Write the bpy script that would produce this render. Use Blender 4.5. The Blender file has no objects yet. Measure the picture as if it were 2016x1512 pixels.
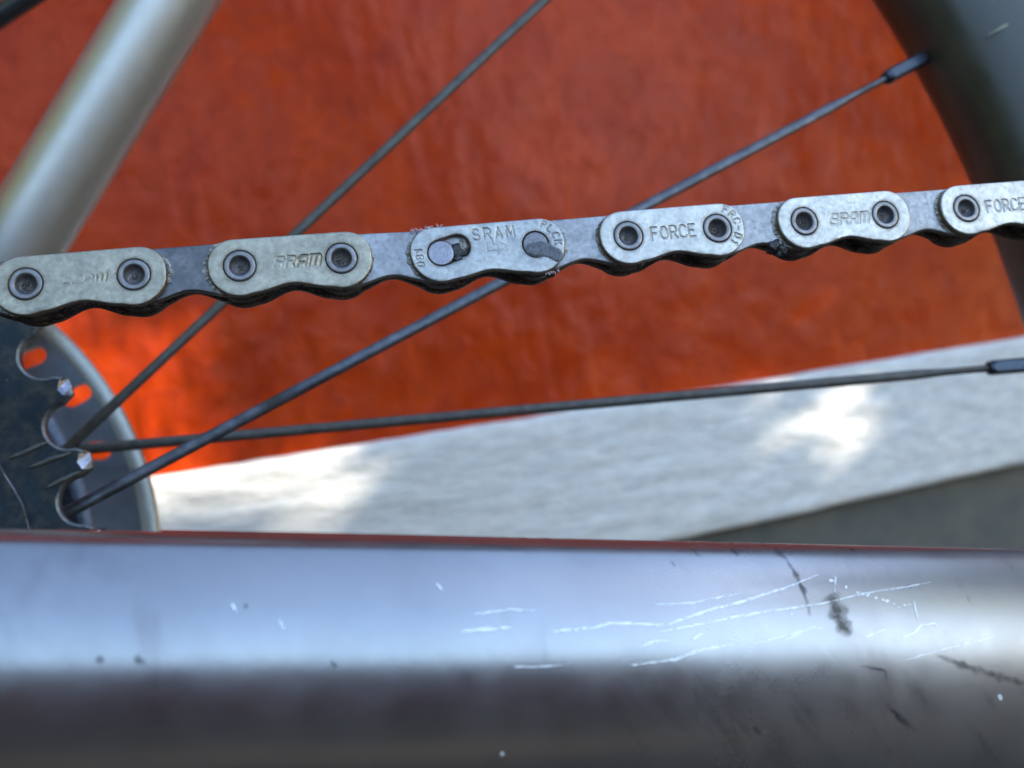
import bpy, math, random
import numpy as np
from mathutils import Vector, Matrix, noise as mnoise
from mathutils.geometry import delaunay_2d_cdt
from mathutils.bvhtree import BVHTree

random.seed(7)
rng = np.random.default_rng(7)
SC = bpy.context.scene
R_ = math.radians
MM = 0.001
# ---------------------------------------------------------------- frame of measurement
# Lengths below are millimetres in the level frame (right, ahead, up) of the bicycle as it
# stood; the ground is 342 mm under its origin and gravity runs 8.4 degrees off "up".
XW = np.array([0.9893, 0.0, 0.1459]); YW = np.array([0.0, 1.0, 0.0]); ZW = np.array([-0.1459, 0.0, 0.9893])
AX = np.array([XW, YW, ZW])
EYE = np.array([0.0, 0.0, 0.342])
def W(p):                                     # mm point(s) -> world metres
    return np.asarray(p, float) @ AX.T * MM + EYE
def Wd(v):
    return np.asarray(v, float) @ AX.T
F = 1900.0
def ray(px, py):
    return np.array([(px - 1008) / F, 1.0, (756 - py) / F])
def at(px, py, d):
    return ray(px, py) * d
def on_plane(px, py, P, n):
    r = ray(px, py); return r * (np.dot(P, n) / np.dot(r, n))
def unit(v):
    v = np.asarray(v, float); return v / np.linalg.norm(v)

# ---------------------------------------------------------------- camera
cam = bpy.data.cameras.new('camera'); camo = bpy.data.objects.new('camera', cam)
SC.collection.objects.link(camo); SC.camera = camo
cam.sensor_width = 36.0; cam.lens = 36.0 * F / 2016
cam.clip_start = 0.005; cam.clip_end = 500
M = Matrix.Identity(4)
xr, up_, back = Wd((1, 0, 0)), Wd((0, 0, 1)), Wd((0, -1, 0))
for i in range(3):
    M[i][0] = xr[i]; M[i][1] = up_[i]; M[i][2] = back[i]; M[i][3] = EYE[i]
camo.matrix_world = M
cam.dof.use_dof = True; cam.dof.focus_distance = 0.126; cam.dof.aperture_fstop = 24.0

# ---------------------------------------------------------------- sky and sun
SUN_EL, SUN_AZ = R_(24), R_(90)             # azimuth measured from ahead (+Y) towards the right (+X)
world = bpy.data.worlds.new("World"); SC.world = world; world.use_nodes = True
nt = world.node_tree; nt.nodes.clear()
sky = nt.nodes.new('ShaderNodeTexSky'); sky.sky_type = 'NISHITA'; sky.sun_disc = False
sky.sun_elevation = SUN_EL; sky.sun_rotation = SUN_AZ; sky.air_density = 1.0; sky.dust_density = 0.6; sky.ozone_density = 1.0
bg = nt.nodes.new('ShaderNodeBackground'); bg.inputs[1].default_value = 0.15
wo = nt.nodes.new('ShaderNodeOutputWorld'); nt.links.new(sky.outputs[0], bg.inputs[0]); nt.links.new(bg.outputs[0], wo.inputs[0])
sdir = np.array([math.sin(SUN_AZ) * math.cos(SUN_EL), math.cos(SUN_AZ) * math.cos(SUN_EL), math.sin(SUN_EL)])  # towards the sun (world)
sl = bpy.data.lights.new('sun', 'SUN'); sl.energy = 2.5; sl.angle = R_(0.5); sl.color = (1.0, 0.88, 0.72)
so = bpy.data.objects.new('sun', sl); SC.collection.objects.link(so)
so.rotation_euler = Vector(sdir).to_track_quat('Z', 'Y').to_euler(); so.location = (0, 0, 3)
SC.view_settings.view_transform = 'Standard'; SC.view_settings.look = 'None'; SC.view_settings.gamma = 1
SC.view_settings.exposure = 2.4
SC.cycles.max_bounces = 8; SC.cycles.sample_clamp_indirect = 8

# ---------------------------------------------------------------- node helpers
class NT:
    def __init__(s, name):
        s.m = bpy.data.materials.new(name); s.m.use_nodes = True
        s.t = s.m.node_tree; s.b = s.t.nodes['Principled BSDF']; s.tc = s.t.nodes.new('ShaderNodeTexCoord')
    def n(s, typ, **kw):
        x = s.t.nodes.new(typ)
        for k, v in kw.items(): setattr(x, k, v)
        return x
    def l(s, a, b): s.t.links.new(a, b)
    def co(s, scale=(1, 1, 1), rot=(0, 0, 0), src='Object'):
        mp = s.n('ShaderNodeMapping'); s.l(s.tc.outputs[src], mp.inputs[0])
        mp.inputs['Scale'].default_value = [c * 1000 for c in scale]; mp.inputs['Rotation'].default_value = rot
        if src != 'Object': return mp.outputs[0]
        oi = s.n('ShaderNodeObjectInfo'); vm = s.n('ShaderNodeVectorMath', operation='MULTIPLY_ADD')     # every piece wears its own pattern
        s.l(oi.outputs['Random'], vm.inputs[0]); vm.inputs[1].default_value = (61, 37, 23); s.l(mp.outputs[0], vm.inputs[2])
        return vm.outputs[0]
    def noise(s, scale, detail=4, rough=.55, dist=0, vec=None, stretch=(1, 1, 1), rot=(0, 0, 0)):   # scale in 1/mm
        x = s.n('ShaderNodeTexNoise'); x.inputs['Scale'].default_value = scale
        x.inputs['Detail'].default_value = detail; x.inputs['Roughness'].default_value = rough; x.inputs['Distortion'].default_value = dist
        s.l(vec if vec else s.co(stretch, rot), x.inputs['Vector']); return x.outputs['Fac']
    def ramp(s, fac, stops):
        x = s.n('ShaderNodeValToRGB'); e = x.color_ramp.elements
        while len(e) < len(stops): e.new(0.5)
        for el, (p, c) in zip(e, stops):
            el.position = p; el.color = (c, c, c, 1) if isinstance(c, (int, float)) else (*c, 1)
        s.l(fac, x.inputs[0]); return x.outputs[0]
    def mix(s, fac, a, b, mode='MIX'):
        x = s.n('ShaderNodeMix', data_type='RGBA', blend_type=mode)
        for sock, v in ((x.inputs[0], fac), (x.inputs[6], a), (x.inputs[7], b)):
            if isinstance(v, (int, float)): sock.default_value = v
            elif isinstance(v, tuple): sock.default_value = (*v, 1)
            else: s.l(v, sock)
        return x.outputs[2]
    def math(s, op, a, b=0.0, c=0.0, clamp=False):
        x = s.n('ShaderNodeMath', operation=op, use_clamp=clamp)
        for sock, v in zip(x.inputs, (a, b, c)):
            if isinstance(v, (int, float)): sock.default_value = v
            else: s.l(v, sock)
        return x.outputs[0]
    def attr(s, name):
        x = s.n('ShaderNodeAttribute'); x.attribute_name = name; return x.outputs['Fac']
    def bump(s, h, dist_mm, strength=1.0, prev=None):
        x = s.n('ShaderNodeBump'); x.inputs['Strength'].default_value = strength; x.inputs['Distance'].default_value = dist_mm * MM
        s.l(h, x.inputs['Height'])
        if prev: s.l(prev, x.inputs['Normal'])
        return x.outputs[0]
    def set(s, **kw):
        names = dict(color='Base Color', metal='Metallic', rough='Roughness', normal='Normal', alpha='Alpha', coat='Coat Weight', coat_rough='Coat Roughness', spec='Specular IOR Level', sss='Subsurface Weight', trans='Transmission Weight', aniso='Anisotropic', sheen='Sheen Weight')
        for k, v in kw.items():
            sock = s.b.inputs[names[k]]
            if isinstance(v, (int, float)): sock.default_value = v
            elif isinstance(v, tuple): sock.default_value = (*v, 1)
            else: s.l(v, sock)
        return s.m

def make_metal(name, c1, c2, dark, rough=(.30, .5), metal=.9):
    a = NT(name)
    big = a.noise(.35, 5, .6); mid = a.noise(1.6, 6, .7, .4); fine = a.noise(1.0, 4, .6, stretch=(1.2, 9, 9)); sp = a.noise(2.6, 3, .6)
    col = a.mix(a.ramp(big, [(.35, 0.), (.65, 1.)]), c1, c2)
    col = a.mix(a.ramp(mid, [(.42, 0.), (.72, .55)]), col, tuple(x * .6 for x in c2))
    col = a.mix(a.ramp(a.noise(.6, 6, .65, .6), [(.5, 0.), (.7, .35)]), col, tuple(min(1, x * 1.35) for x in c1))
    col = a.mix(a.ramp(sp, [(.70, 0.), (.78, .7)]), col, dark)
    col = a.mix(a.ramp(fine, [(.62, 0.), (.75, .35)]), col, tuple(min(1, x * 1.5) for x in c1))
    g = a.attr('grime')
    gn = a.math('MULTIPLY', g, a.ramp(a.noise(2.2, 5, .7), [(.25, .25), (.6, 1.)]))
    col = a.mix(gn, col, dark)
    r = a.math('ADD', a.ramp(mid, [(.3, rough[0]), (.7, rough[1])]), a.math('MULTIPLY', gn, .25))
    nb = a.bump(sp, .012, .3, a.bump(mid, .03, .35, a.bump(fine, .015, .4)))
    return a.set(color=col, metal=a.math('SUBTRACT', metal, a.math('MULTIPLY', gn, metal * .8)), rough=r, normal=nb)

m_outer = make_metal('worn_nickel_plate', (.50, .48, .43), (.39, .375, .34), (.045, .035, .028))
m_outer_warm = make_metal('warm_nickel_plate', (.40, .36, .27), (.29, .26, .205), (.045, .035, .028))  # warmer, darker nickel for the left links
m_inner = make_metal('scuffed_inner_steel', (.34, .34, .34), (.25, .245, .25), (.05, .05, .055), (.34, .55), .85)
m_inner_dark = make_metal('oily_inner_steel', (.16, .155, .155), (.10, .10, .105), (.03, .03, .035), (.32, .5), .85)
m_quick = make_metal('quick_link_steel', (.43, .42, .38), (.30, .30, .295), (.04, .035, .03))
m_pinhead = make_metal('bright_pin_head', (.30, .29, .32), (.24, .235, .26), (.06, .06, .07), (.3, .45))
m_pin = make_metal('pin_steel', (.25, .235, .23), (.19, .18, .178), (.06, .06, .07), (.3, .45))

def grimy(name, c1, c2, c3, metal=.3):
    a = NT(name)
    n1 = a.noise(.8, 6, .75, .5, stretch=(1, 1, 3)); n2 = a.noise(3.5, 5, .7)
    col = a.mix(a.ramp(n1, [(.40, 0.), (.58, 1.)]), c1, c2)
    col = a.mix(a.ramp(n2, [(.53, 0.), (.64, .9)]), col, c3)
    return a.set(color=col, metal=metal, rough=a.ramp(n2, [(.3, .3), (.7, .65)]), normal=a.bump(n2, .12, .9, a.bump(n1, .2, .8)))
m_edge = grimy('grimy_plate_edge', (.06, .044, .03), (.28, .21, .14), (.5, .42, .3), .4)
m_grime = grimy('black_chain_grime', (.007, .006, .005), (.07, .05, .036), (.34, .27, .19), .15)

def simple(name, color, metal=0., rough=.5, nsc=2.0, var=.3, bump=.03, **kw):
    a = NT(name)
    n = a.noise(nsc, 5, .65)
    col = a.mix(a.ramp(n, [(.3, 0.), (.7, 1.)]), tuple(c * (1 - var) for c in color), tuple(min(1, c * (1 + var)) for c in color))
    return a.set(color=col, metal=metal, rough=rough, normal=a.bump(n, bump, .6), **kw)

def make_grease():
    a = NT('pale_dried_grease')
    n = a.noise(1.3, 4, .6); n2 = a.noise(.7, 3)
    col = a.mix(a.ramp(n, [(.35, 0.), (.65, 1.)]), (.24, .22, .18), (.50, .49, .44))
    col = a.mix(a.ramp(n2, [(.5, 0.), (.65, .8)]), col, (.14, .12, .10))
    return a.set(color=col, rough=.35, sss=.0, alpha=a.ramp(n, [(.32, .3), (.5, .9)]), normal=a.bump(n, .12, .9))
m_grease = make_grease()
m_smear = simple('grey_oily_smear', (.095, .10, .11), .3, .4, 2.2, .5, .08)
m_blob = simple('black_rubbery_grime', (.035, .037, .042), .1, .4, 3, .5, .2)
m_fuzz = simple('pale_pinkish_fibre', (.62, .46, .47), 0, .55, 3, .2, .05)

# ---------------------------------------------------------------- object helpers
WM = {}
def link(o, parent, Mw):
    SC.collection.objects.link(o); WM[o.name] = Mw.copy()
    if parent is not None:
        o.parent = parent; o.matrix_parent_inverse = Matrix.Identity(4)
        o.matrix_basis = WM[parent.name].inverted() @ Mw
    else:
        o.matrix_basis = Mw
    return o
def empty(name, loc_mm, label, cat, group=None, R=None):
    o = bpy.data.objects.new(name, None); o.empty_display_size = .005
    Mw = Matrix.Translation(Vector(W(loc_mm)))
    if R is not None: Mw = Mw @ R
    link(o, None, Mw); tag(o, label, cat, group); return o
def tag(o, label=None, cat=None, group=None, kind=None):
    for k, v in (('label', label), ('category', cat), ('group', group), ('kind', kind)):
        if v: o[k] = v
    return o
def mesh(name, verts, faces, mats, smooth=True, mi=None):
    me = bpy.data.meshes.new(name); me.from_pydata([tuple(v) for v in verts], [], [tuple(f) for f in faces])
    for m in (mats if isinstance(mats, (list, tuple)) else [mats]): me.materials.append(m)
    me.polygons.foreach_set('use_smooth', [bool(smooth)] * len(me.polygons))
    if mi is not None: me.polygons.foreach_set('material_index', list(mi))
    me.update(); return me
def place(name, me, parent=None, Mw=None, **kw):
    o = bpy.data.objects.new(name, me); link(o, parent, Mw if Mw is not None else Matrix.Identity(4)); tag(o, **kw); return o
def world_mesh(name, verts_mm, faces, mats, parent=None, smooth=True, **kw):
    """mesh given in mm of the measuring frame; object origin at its centre"""
    v = W(verts_mm); c = (v.min(0) + v.max(0)) / 2
    me = mesh(name, v - c, faces, mats, smooth)
    return place(name, me, parent, Matrix.Translation(Vector(c)), **kw)
def frame_matrix(o, x, y, z):                 # origin mm + axes (measuring frame) -> world matrix
    Mx = Matrix.Identity(4); O = W(o)
    for j, v in enumerate((x, y, z)):
        w = Wd(v)
        for i in range(3): Mx[i][j] = w[i]
    for i in range(3): Mx[i][3] = O[i]
    return Mx
def lathe(profile, seg=48, closed=False, a0=0, a1=2 * math.pi):
    """profile (r, z) revolved about z; returns verts, faces in mm"""
    full = abs(a1 - a0 - 2 * math.pi) < 1e-6
    ns = seg if full else seg + 1
    v = []
    for k in range(ns):
        a = a0 + (a1 - a0) * k / seg
        for r, z in profile: v.append((r * math.cos(a), r * math.sin(a), z))
    n = len(profile); f = []
    for k in range(seg):
        k2 = (k + 1) % ns
        for j in range(n if closed else n - 1):
            j2 = (j + 1) % n
            f.append((k * n + j, k2 * n + j, k2 * n + j2, k * n + j2))
    return np.array(v), f
def tube(points, radii, seg=24, ell=None, up=(0, 0, 1)):
    """tapered tube along points (mm); radii scalar list; ell = (a,b) scale along side / up"""
    P = np.array(points, float); n = len(P); v = []; f = []
    for i in range(n):
        t = unit(P[min(i + 1, n - 1)] - P[max(i - 1, 0)])
        s = unit(np.cross(t, up)); u = np.cross(s, t)
        ra, rb = (radii[i], radii[i]) if np.isscalar(radii[i]) else radii[i]
        for k in range(seg):
            an = 2 * math.pi * k / seg
            v.append(P[i] + s * ra * math.cos(an) + u * rb * math.sin(an))
    for i in range(n - 1):
        for k in range(seg):
            k2 = (k + 1) % seg
            f.append((i * seg + k, i * seg + k2, (i + 1) * seg + k2, (i + 1) * seg + k))
    f.append(tuple(range(seg))[::-1]); f.append(tuple((n - 1) * seg + k for k in range(seg)))
    return np.array(v), f

# ================================================================ setting
WH = unit((2.77, 1.0, 0.41))                   # the wall's horizontal run
WN = unit(np.cross(WH, ZW)); WN = WN * -np.sign(WN[1])      # faces the camera side
WU = unit(np.cross(WN, WH)); WU *= np.sign(WU[2])
W0 = np.array([0, 420.0, 0])
def wall_pt(h, u, out=0.0):
    return W0 + np.outer(np.atleast_1d(h), WH) + np.outer(np.atleast_1d(u), WU) + np.outer(np.atleast_1d(out), WN)
def wall_uv(px, py, out=0.0):
    p = on_plane(px, py, W0 + WN * out, WN) - W0; return p @ WH, p @ WU
pl_top = wall_uv(1150, 804, 9)[1]; pl_bot = wall_uv(1700, 984, 9)[1]
M_wall = frame_matrix(W0, WH, WU, WN)

def axis_pts(lo, hi, f0, f1, fine, coarse):
    return np.concatenate([np.arange(lo, f0, coarse), np.arange(f0, f1, fine), np.arange(f1, hi + 1, coarse)])
def sheet(hs, us, fn):
    H, U = np.meshgrid(hs, us); Z = fn(H, U)
    v = np.stack([H.ravel(), U.ravel(), Z.ravel()], 1)
    nh = len(hs); f = []
    idx = np.arange(len(us) * nh).reshape(len(us), nh)
    q = np.stack([idx[:-1, :-1], idx[:-1, 1:], idx[1:, 1:], idx[1:, :-1]], -1).reshape(-1, 4)
    return v, q
def vnoise(X, Y, sx, sy, seed=0, oct=3):
    """smooth value noise on arrays"""
    out = np.zeros_like(X, float); amp = 1.; tot = 0
    r = np.random.default_rng(seed)
    for o in range(oct):
        T = r.random((64, 64)); x = X / sx * 2 ** o; y = Y / sy * 2 ** o
        xi = np.floor(x).astype(int); yi = np.floor(y).astype(int); fx = x - xi; fy = y - yi
        fx = fx * fx * (3 - 2 * fx); fy = fy * fy * (3 - 2 * fy)
        g = lambda a, b: T[a % 64, b % 64]
        out += amp * ((g(xi, yi) * (1 - fx) + g(xi + 1, yi) * fx) * (1 - fy) + (g(xi, yi + 1) * (1 - fx) + g(xi + 1, yi + 1) * fx) * fy)
        tot += amp; amp *= .5
    return out / tot

def red_paint():
    a = NT('red_gloss_paint')
    n1 = a.noise(.03, 4, .6, .5); n2 = a.noise(.11, 4, .6, .8, stretch=(1, .85, 1)); n3 = a.noise(.5, 4, .6)
    col = a.mix(a.ramp(n1, [(.35, 0.), (.65, 1.)]), (.40, .032, .003), (.52, .050, .004))
    col = a.mix(a.ramp(n2, [(.5, 0.), (.75, .5)]), col, (.25, .015, .003))
    return a.set(color=col, rough=a.ramp(n2, [(.35, .22), (.65, .36)]), spec=.12, normal=a.bump(n2, .9, .55, a.bump(n3, .2, .5)))
wv, wf = sheet(axis_pts(-1800, 2600, -260, 340, 2.0, 60), axis_pts(pl_bot + 10, 740, pl_bot + 10, 230, 2.0, 60),
               lambda h, u: (.35 + .9 * (h < 40)) * vnoise(h, u, 5, 22, 1) + .7 * vnoise(h, u, 16, 90, 2, 2) + 1.0 * vnoise(h, u, 11, 11, 3) - 1.4)
wall = empty('shed_wall', W0, 'red painted rough board wall in shade behind the bicycle wheel', 'wall')
place('red_panel', mesh('red_panel', wv * MM, wf, red_paint()), wall, M_wall)

def white_paint():
    a = NT('white_weathered_paint')
    n1 = a.noise(.05, 4, .6, stretch=(.4, 1.6, 1)); n2 = a.noise(.22, 5, .65, stretch=(.45, 1.5, 1), rot=(0, 0, .12)); n3 = a.noise(.5, 3, .6, stretch=(.3, 1.4, 1))
    col = a.mix(a.ramp(n2, [(.4, 0.), (.7, 1.)]), (.80, .80, .76), (.62, .63, .60))
    col = a.mix(a.ramp(n3, [(.68, 0.), (.8, .6)]), col, (.42, .42, .38))
    return a.set(color=col, rough=a.ramp(n2, [(.3, .4), (.7, .6)]), normal=a.bump(n3, .4, .6, a.bump(n2, 1.2, .7)))
hs = axis_pts(-1800, 2600, -260, 340, 2.0, 60)
prof = [(pl_bot, -8), (pl_bot, 7), (pl_bot + 1, 8.6)] + [(x, 9) for x in np.arange(pl_bot + 3, pl_top - 2.5, 2.0)] + [(pl_top - 2, 8.8), (pl_top - .8, 8), (pl_top - .1, 6.8), (pl_top, 5), (pl_top, -8)]
pv = []
for (u, o) in prof:
    e = 0.9 * (vnoise(hs, hs * 0 + u, 26, 6, 9) - .5) * 2 * (1 if o > 5 else 0)
    eu = 1.3 * (vnoise(hs, hs * 0, 20, 5, 12) - .5) * (1 if u > pl_top - 3 or u < pl_bot + 2 else 0)
    pv.append(np.stack([hs, u + eu, o + e], 1))
pv = np.concatenate(pv); nh = len(hs); idx = np.arange(len(pv)).reshape(len(prof), nh)
pf = np.stack([idx[:-1, :-1], idx[:-1, 1:], idx[1:, 1:], idx[1:, :-1]], -1).reshape(-1, 4)
place('white_band_board', mesh('white_band_board', pv * MM, pf, white_paint()), wall, M_wall)

def plinth_mat():
    a = NT('grey_green_cement'); n1 = a.noise(.05, 5, .6); n2 = a.noise(.6, 5, .65)
    col = a.mix(a.ramp(n1, [(.35, 0.), (.65, 1.)]), (.085, .10, .10), (.135, .135, .115))
    return a.set(color=col, rough=.7, normal=a.bump(n2, .4, .5))
GZ = -342 / 1.0
g_u = float((np.array([0, 0, 0]) - W0) @ WU) - 342
v, f = sheet(axis_pts(-1800, 2600, -100, 400, 20, 100), np.linspace(g_u - 5, pl_bot + 4, 14), lambda h, u: -6 + 2 * vnoise(h, u, 40, 40, 5))
place('cement_plinth', mesh('cement_plinth', v * MM, f, plinth_mat()), wall, M_wall)

def ground_mat():
    a = NT('dry_earth_and_paving'); n1 = a.noise(.002, 5, .6); n2 = a.noise(.05, 5, .7)
    col = a.mix(a.ramp(n1, [(.4, 0.), (.6, 1.)]), (.075, .055, .034), (.045, .036, .023))
    return a.set(color=a.mix(a.ramp(n2, [(.4, 0.), (.7, .6)]), col, (.10, .08, .055)), rough=.9, normal=a.bump(n2, 4, .6))
gm = mesh('ground', [(-300, -300, 0), (300, -300, 0), (300, 300, 0), (-300, 300, 0)], [(0, 1, 2, 3)], ground_mat(), False)
place('ground', gm, None, None, kind='structure')

# ---- unseen leaf screen, added to shade the bicycle; gaps shape the sun patches
patches = [[(100, 520), (320, 550), (470, 650), (500, 840), (600, 900), (720, 950), (680, 1090), (60, 1090), (90, 800), (50, 620)],
           [(-90, 230), (55, 262), (85, 340), (70, 450), (-60, 470), (-100, 300)],
           [(1410, 750), (1570, 720), (1660, 820), (1720, 920), (1730, 1010), (1530, 1020), (1480, 900)],
           [(1430, 690), (1560, 700), (1560, 745), (1420, 742)]]
def inside(poly, x, y):
    c = False; j = len(poly) - 1
    for i in range(len(poly)):
        (xi, yi), (xj, yj) = poly[i], poly[j]
        if (yi > y) != (yj > y) and x < (xj - xi) * (y - yi) / (yj - yi) + xi: c = not c
        j = i
    return c
def on_ground_strip(p):                        # leaves cut away here leave sunlit earth to show in the tube
    g = p - sdir * (p[2] / sdir[2]); return -.62 < g[1] < -.42 and -.1 < g[0] < 1.0
wall_n_w = Wd(WN); wall_0_w = W(W0 + WN * 4)
def lands(p):                                  # where the sun ray through world point p meets the wall, in picture units
    t = np.dot(wall_0_w - p, wall_n_w) / np.dot(-sdir, wall_n_w)
    q = (p - sdir * t - EYE) / MM @ AX
    return 1008 + F * q[0] / q[1], 756 - F * q[2] / q[1]
def leaf_mat():
    a = NT('screen_leaf'); a.t.nodes.remove(a.b)
    d = a.n('ShaderNodeBsdfDiffuse'); t = a.n('ShaderNodeBsdfTranslucent'); mx = a.n('ShaderNodeMixShader'); mx.inputs[0].default_value = .5
    d.inputs[0].default_value = (.14, .18, .045, 1); t.inputs[0].default_value = (.62, .62, .15, 1)
    a.l(d.outputs[0], mx.inputs[1]); a.l(t.outputs[0], mx.inputs[2]); a.l(mx.outputs[0], a.t.nodes['Material Output'].inputs[0]); return a.m
boards_v, boards_f = [], []  # unseen boards, added for the dark band reflected in the chainstay
added_boards = empty('reflection_boards', (0, -1500, -342), 'unseen low dark boards added behind the viewer to reflect in the chainstay', 'added_boards')
m_added_boards = simple('dark_maroon_board', (.11, .014, .022), 0, .7, .05, .4, .5)
bx = [(-.07, -.01, 0), (.07, -.01, 0), (.07, .01, 0), (-.07, .01, 0)]
bme = mesh('board', [(x, y, z) for z in (0, .66) for x, y, _ in bx], [(0, 1, 5, 4), (1, 2, 6, 5), (2, 3, 7, 6), (3, 0, 4, 7), (4, 5, 6, 7)], m_added_boards, False)
for k in range(-14, 26):
    place('board', bme, added_boards, Matrix.Translation(Vector((k * .145, -1.5, 0))))
sh = unit((sdir[0], sdir[1], 0)); side = np.array([-sh[1], sh[0], 0])
hv, hf = [], []
D0 = 1.15
up_s = unit(np.cross(sdir, side)); up_s *= np.sign(up_s[2])
ctr = np.array([0.03, 0.30, 0.35]) + sdir * (D0)
cell = 0.012
for layer in range(3):
    for i in range(-34, 35):
        for k in range(-30, 31):
            c = ctr + side * i * cell + up_s * k * cell + sdir * (layer * .05 + rng.uniform(-.01, .01)) + side * rng.uniform(-.2, .2) * cell
            if c[2] < 0: continue
            px, py = lands(c)
            if on_ground_strip(c): continue
            if any(inside(P, px + rng.uniform(-14, 14), py + rng.uniform(-14, 14)) for P in patches) and rng.random() < (.98 if px < 850 else .85): continue
            s = cell * rng.uniform(.7, .95)
            a_ = side * s + sdir * rng.uniform(-.4, .4) * s; b_ = up_s * s + sdir * rng.uniform(-.4, .4) * s
            n0 = len(hv); hv += [c - a_, c - b_ * 1.15, c + a_, c + b_ * 1.15]; 
            # pointed leaf: rhombus plus backing quad that overlaps its neighbours
            hf.append((n0, n0 + 1, n0 + 2, n0 + 3))
# unseen crown added on the sun's side: keeps the whole yard in shade
for i in range(-46, 63):
    for k in range(-42, 22):
        inner_ = abs(i * .045) < .34 and abs(k * .045) < .30
        for layer in range(1 if inner_ else 2):
            c = np.array([0.03, 0.30, 0.35]) + sdir * (4.6 + rng.uniform(-.3, .3)) + side * (i + rng.uniform(-.4, .4)) * .045 + up_s * (k + rng.uniform(-.4, .4)) * .045
            if inner_: continue
            if c[2] < 0 or on_ground_strip(c): continue
            s = .045 * rng.uniform(.6, .85); a_ = side * s + sdir * rng.uniform(-.6, .6) * s; b_ = up_s * s + sdir * rng.uniform(-.6, .6) * s
            n0 = len(hv); hv += [c - a_, c - b_, c + a_, c + b_]; hf.append((n0, n0 + 1, n0 + 2, n0 + 3))
# loose outer leaves, over a wide belt left of and behind the bicycle
for i in range(34000):
    az = rng.uniform(-150, -50); rad = rng.uniform(2.0, 3.0); z = rng.uniform(0, 1) * 3.4
    c = np.array([math.sin(R_(az)) * rad, math.cos(R_(az)) * rad, z])
    px, py = lands(c)
    if on_ground_strip(c): continue
    if any(inside(P, px + qx, py + qy) for P in patches for qx, qy in ((0, 0), (150, 0), (-150, 0), (0, 150), (0, -150), (80, 80), (-80, -80), (80, -80), (-80, 80))): continue
    a_ = unit(rng.normal(size=3)) * .055; b_ = unit(np.cross(a_, rng.normal(size=3))) * .034
    n0 = len(hv); hv += [c - a_, c - b_, c + a_, c + b_]; hf.append((n0, n0 + 1, n0 + 2, n0 + 3))
leaf_screen = empty('leaf_screen', (0, 0, 0), 'unseen leaves added to block the sun, gaps cut for the wall sun patches, greenery at the left', 'leaf_screen')
o = place('screen_leaves', mesh('screen_leaves', hv, hf, leaf_mat(), False), leaf_screen, None, kind='stuff')

# ================================================================ chain
chain_px = [(50, 559), (263, 540.4), (471.7, 523.3), (672, 508.3), (868.3, 497.7), (1054.8, 481), (1237.3, 464.4), (1412.5, 449.4), (1583.7, 435.6), (1743.3, 422.8), (1902.9, 410.3)]
th, ph = 0.17324837550495847, 0.10312318755889485
CU = np.array([math.cos(th) * math.cos(ph), math.sin(th) * math.cos(ph), math.sin(ph)])
WA = unit((-0.13527, 0.97157, -0.19431))        # wheel axle, pointing away
P0 = np.array([-59.046, 116.879, 12.118])
CN = unit(-(WA - CU * (WA @ CU)))               # chain plane normal, towards the viewer
pins = [on_plane(x, y, P0, CN) for x, y in chain_px]
for _ in range(2): pins.insert(0, pins[0] - CU * 12.7 + np.array([0, 0, -.2]))
for _ in range(3): pins.append(pins[-1] + CU * 12.7)
pins = np.array(pins)                           # index 2 is the first pin in the photograph

def seg_dist(P, polys):
    d = np.full(len(P), 1e9)
    for pl in polys:
        A = np.array(pl, float)
        for a, b in zip(A[:-1], A[1:]):
            ab = b - a; L = ab @ ab + 1e-12
            t = np.clip(((P - a) @ ab) / L, 0, 1); q = P - (a + t[:, None] * ab)
            d = np.minimum(d, np.hypot(q[:, 0], q[:, 1]))
    return d
def offset_loop(L, d):                          # inward (left of CCW)
    L = np.array(L); t = np.roll(L, -1, 0) - np.roll(L, 1, 0); t /= np.linalg.norm(t, axis=1)[:, None]
    return L + np.stack([-t[:, 1], t[:, 0]], 1) * d
def resample(L, step):
    L = np.array(list(L) + [L[0]]); s = np.r_[0, np.cumsum(np.hypot(*np.diff(L, axis=0).T))]
    n = int(s[-1] / step); t = np.linspace(0, s[-1], n, endpoint=False)
    return np.stack([np.interp(t, s, L[:, 0]), np.interp(t, s, L[:, 1])], 1)
def smooth_loop(L, it):
    for _ in range(it): L = (np.roll(L, 1, 0) + 2 * L + np.roll(L, -1, 0)) / 4
    return L
def arc(cx, cy, r, a0, a1, n=20):
    return [(cx + r * math.cos(R_(a0 + (a1 - a0) * k / n)), cy + r * math.sin(R_(a0 + (a1 - a0) * k / n))) for k in range(n + 1)]
def plate_outline(over=3.95, top=3.6, low=3.95, waist=-2.9, p=12.7, step=.22):
    L = []
    L += arc(0, 0, low, 190, 292, 24)                      # left lobe, underneath
    xs = np.linspace(0.45 * low, p - 0.45 * low, 16)[1:-1]
    for x in xs:
        t = (x - p / 2) / (p / 2 - .4 * low)
        L.append((x, waist - (low * .93 + waist) * (t * t * (3 - 2 * abs(t)))))
    L += arc(p, 0, low, 248, 350, 24)
    L += arc(p + over - 3.3, top - 3.3, 3.3, 0, 90, 16)
    L += arc(3.3 - over, top - 3.3, 3.3, 90, 180, 16)
    return smooth_loop(resample(L, step), 3)
def circle(cx, cy, r, n=56): return np.array(arc(cx, cy, r, 0, 360, n)[:-1])

def point_in(P, L):
    x, y = P[:, 0], P[:, 1]; c = np.zeros(len(P), bool); j = len(L) - 1
    for i in range(len(L)):
        xi, yi = L[i]; xj, yj = L[j]
        m = ((yi > y) != (yj > y)); 
        with np.errstate(divide='ignore', invalid='ignore'):
            xx = (xj - xi) * (y - yi) / (yj - yi) + xi
        c ^= m & (x < xx); j = i
    return c

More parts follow.
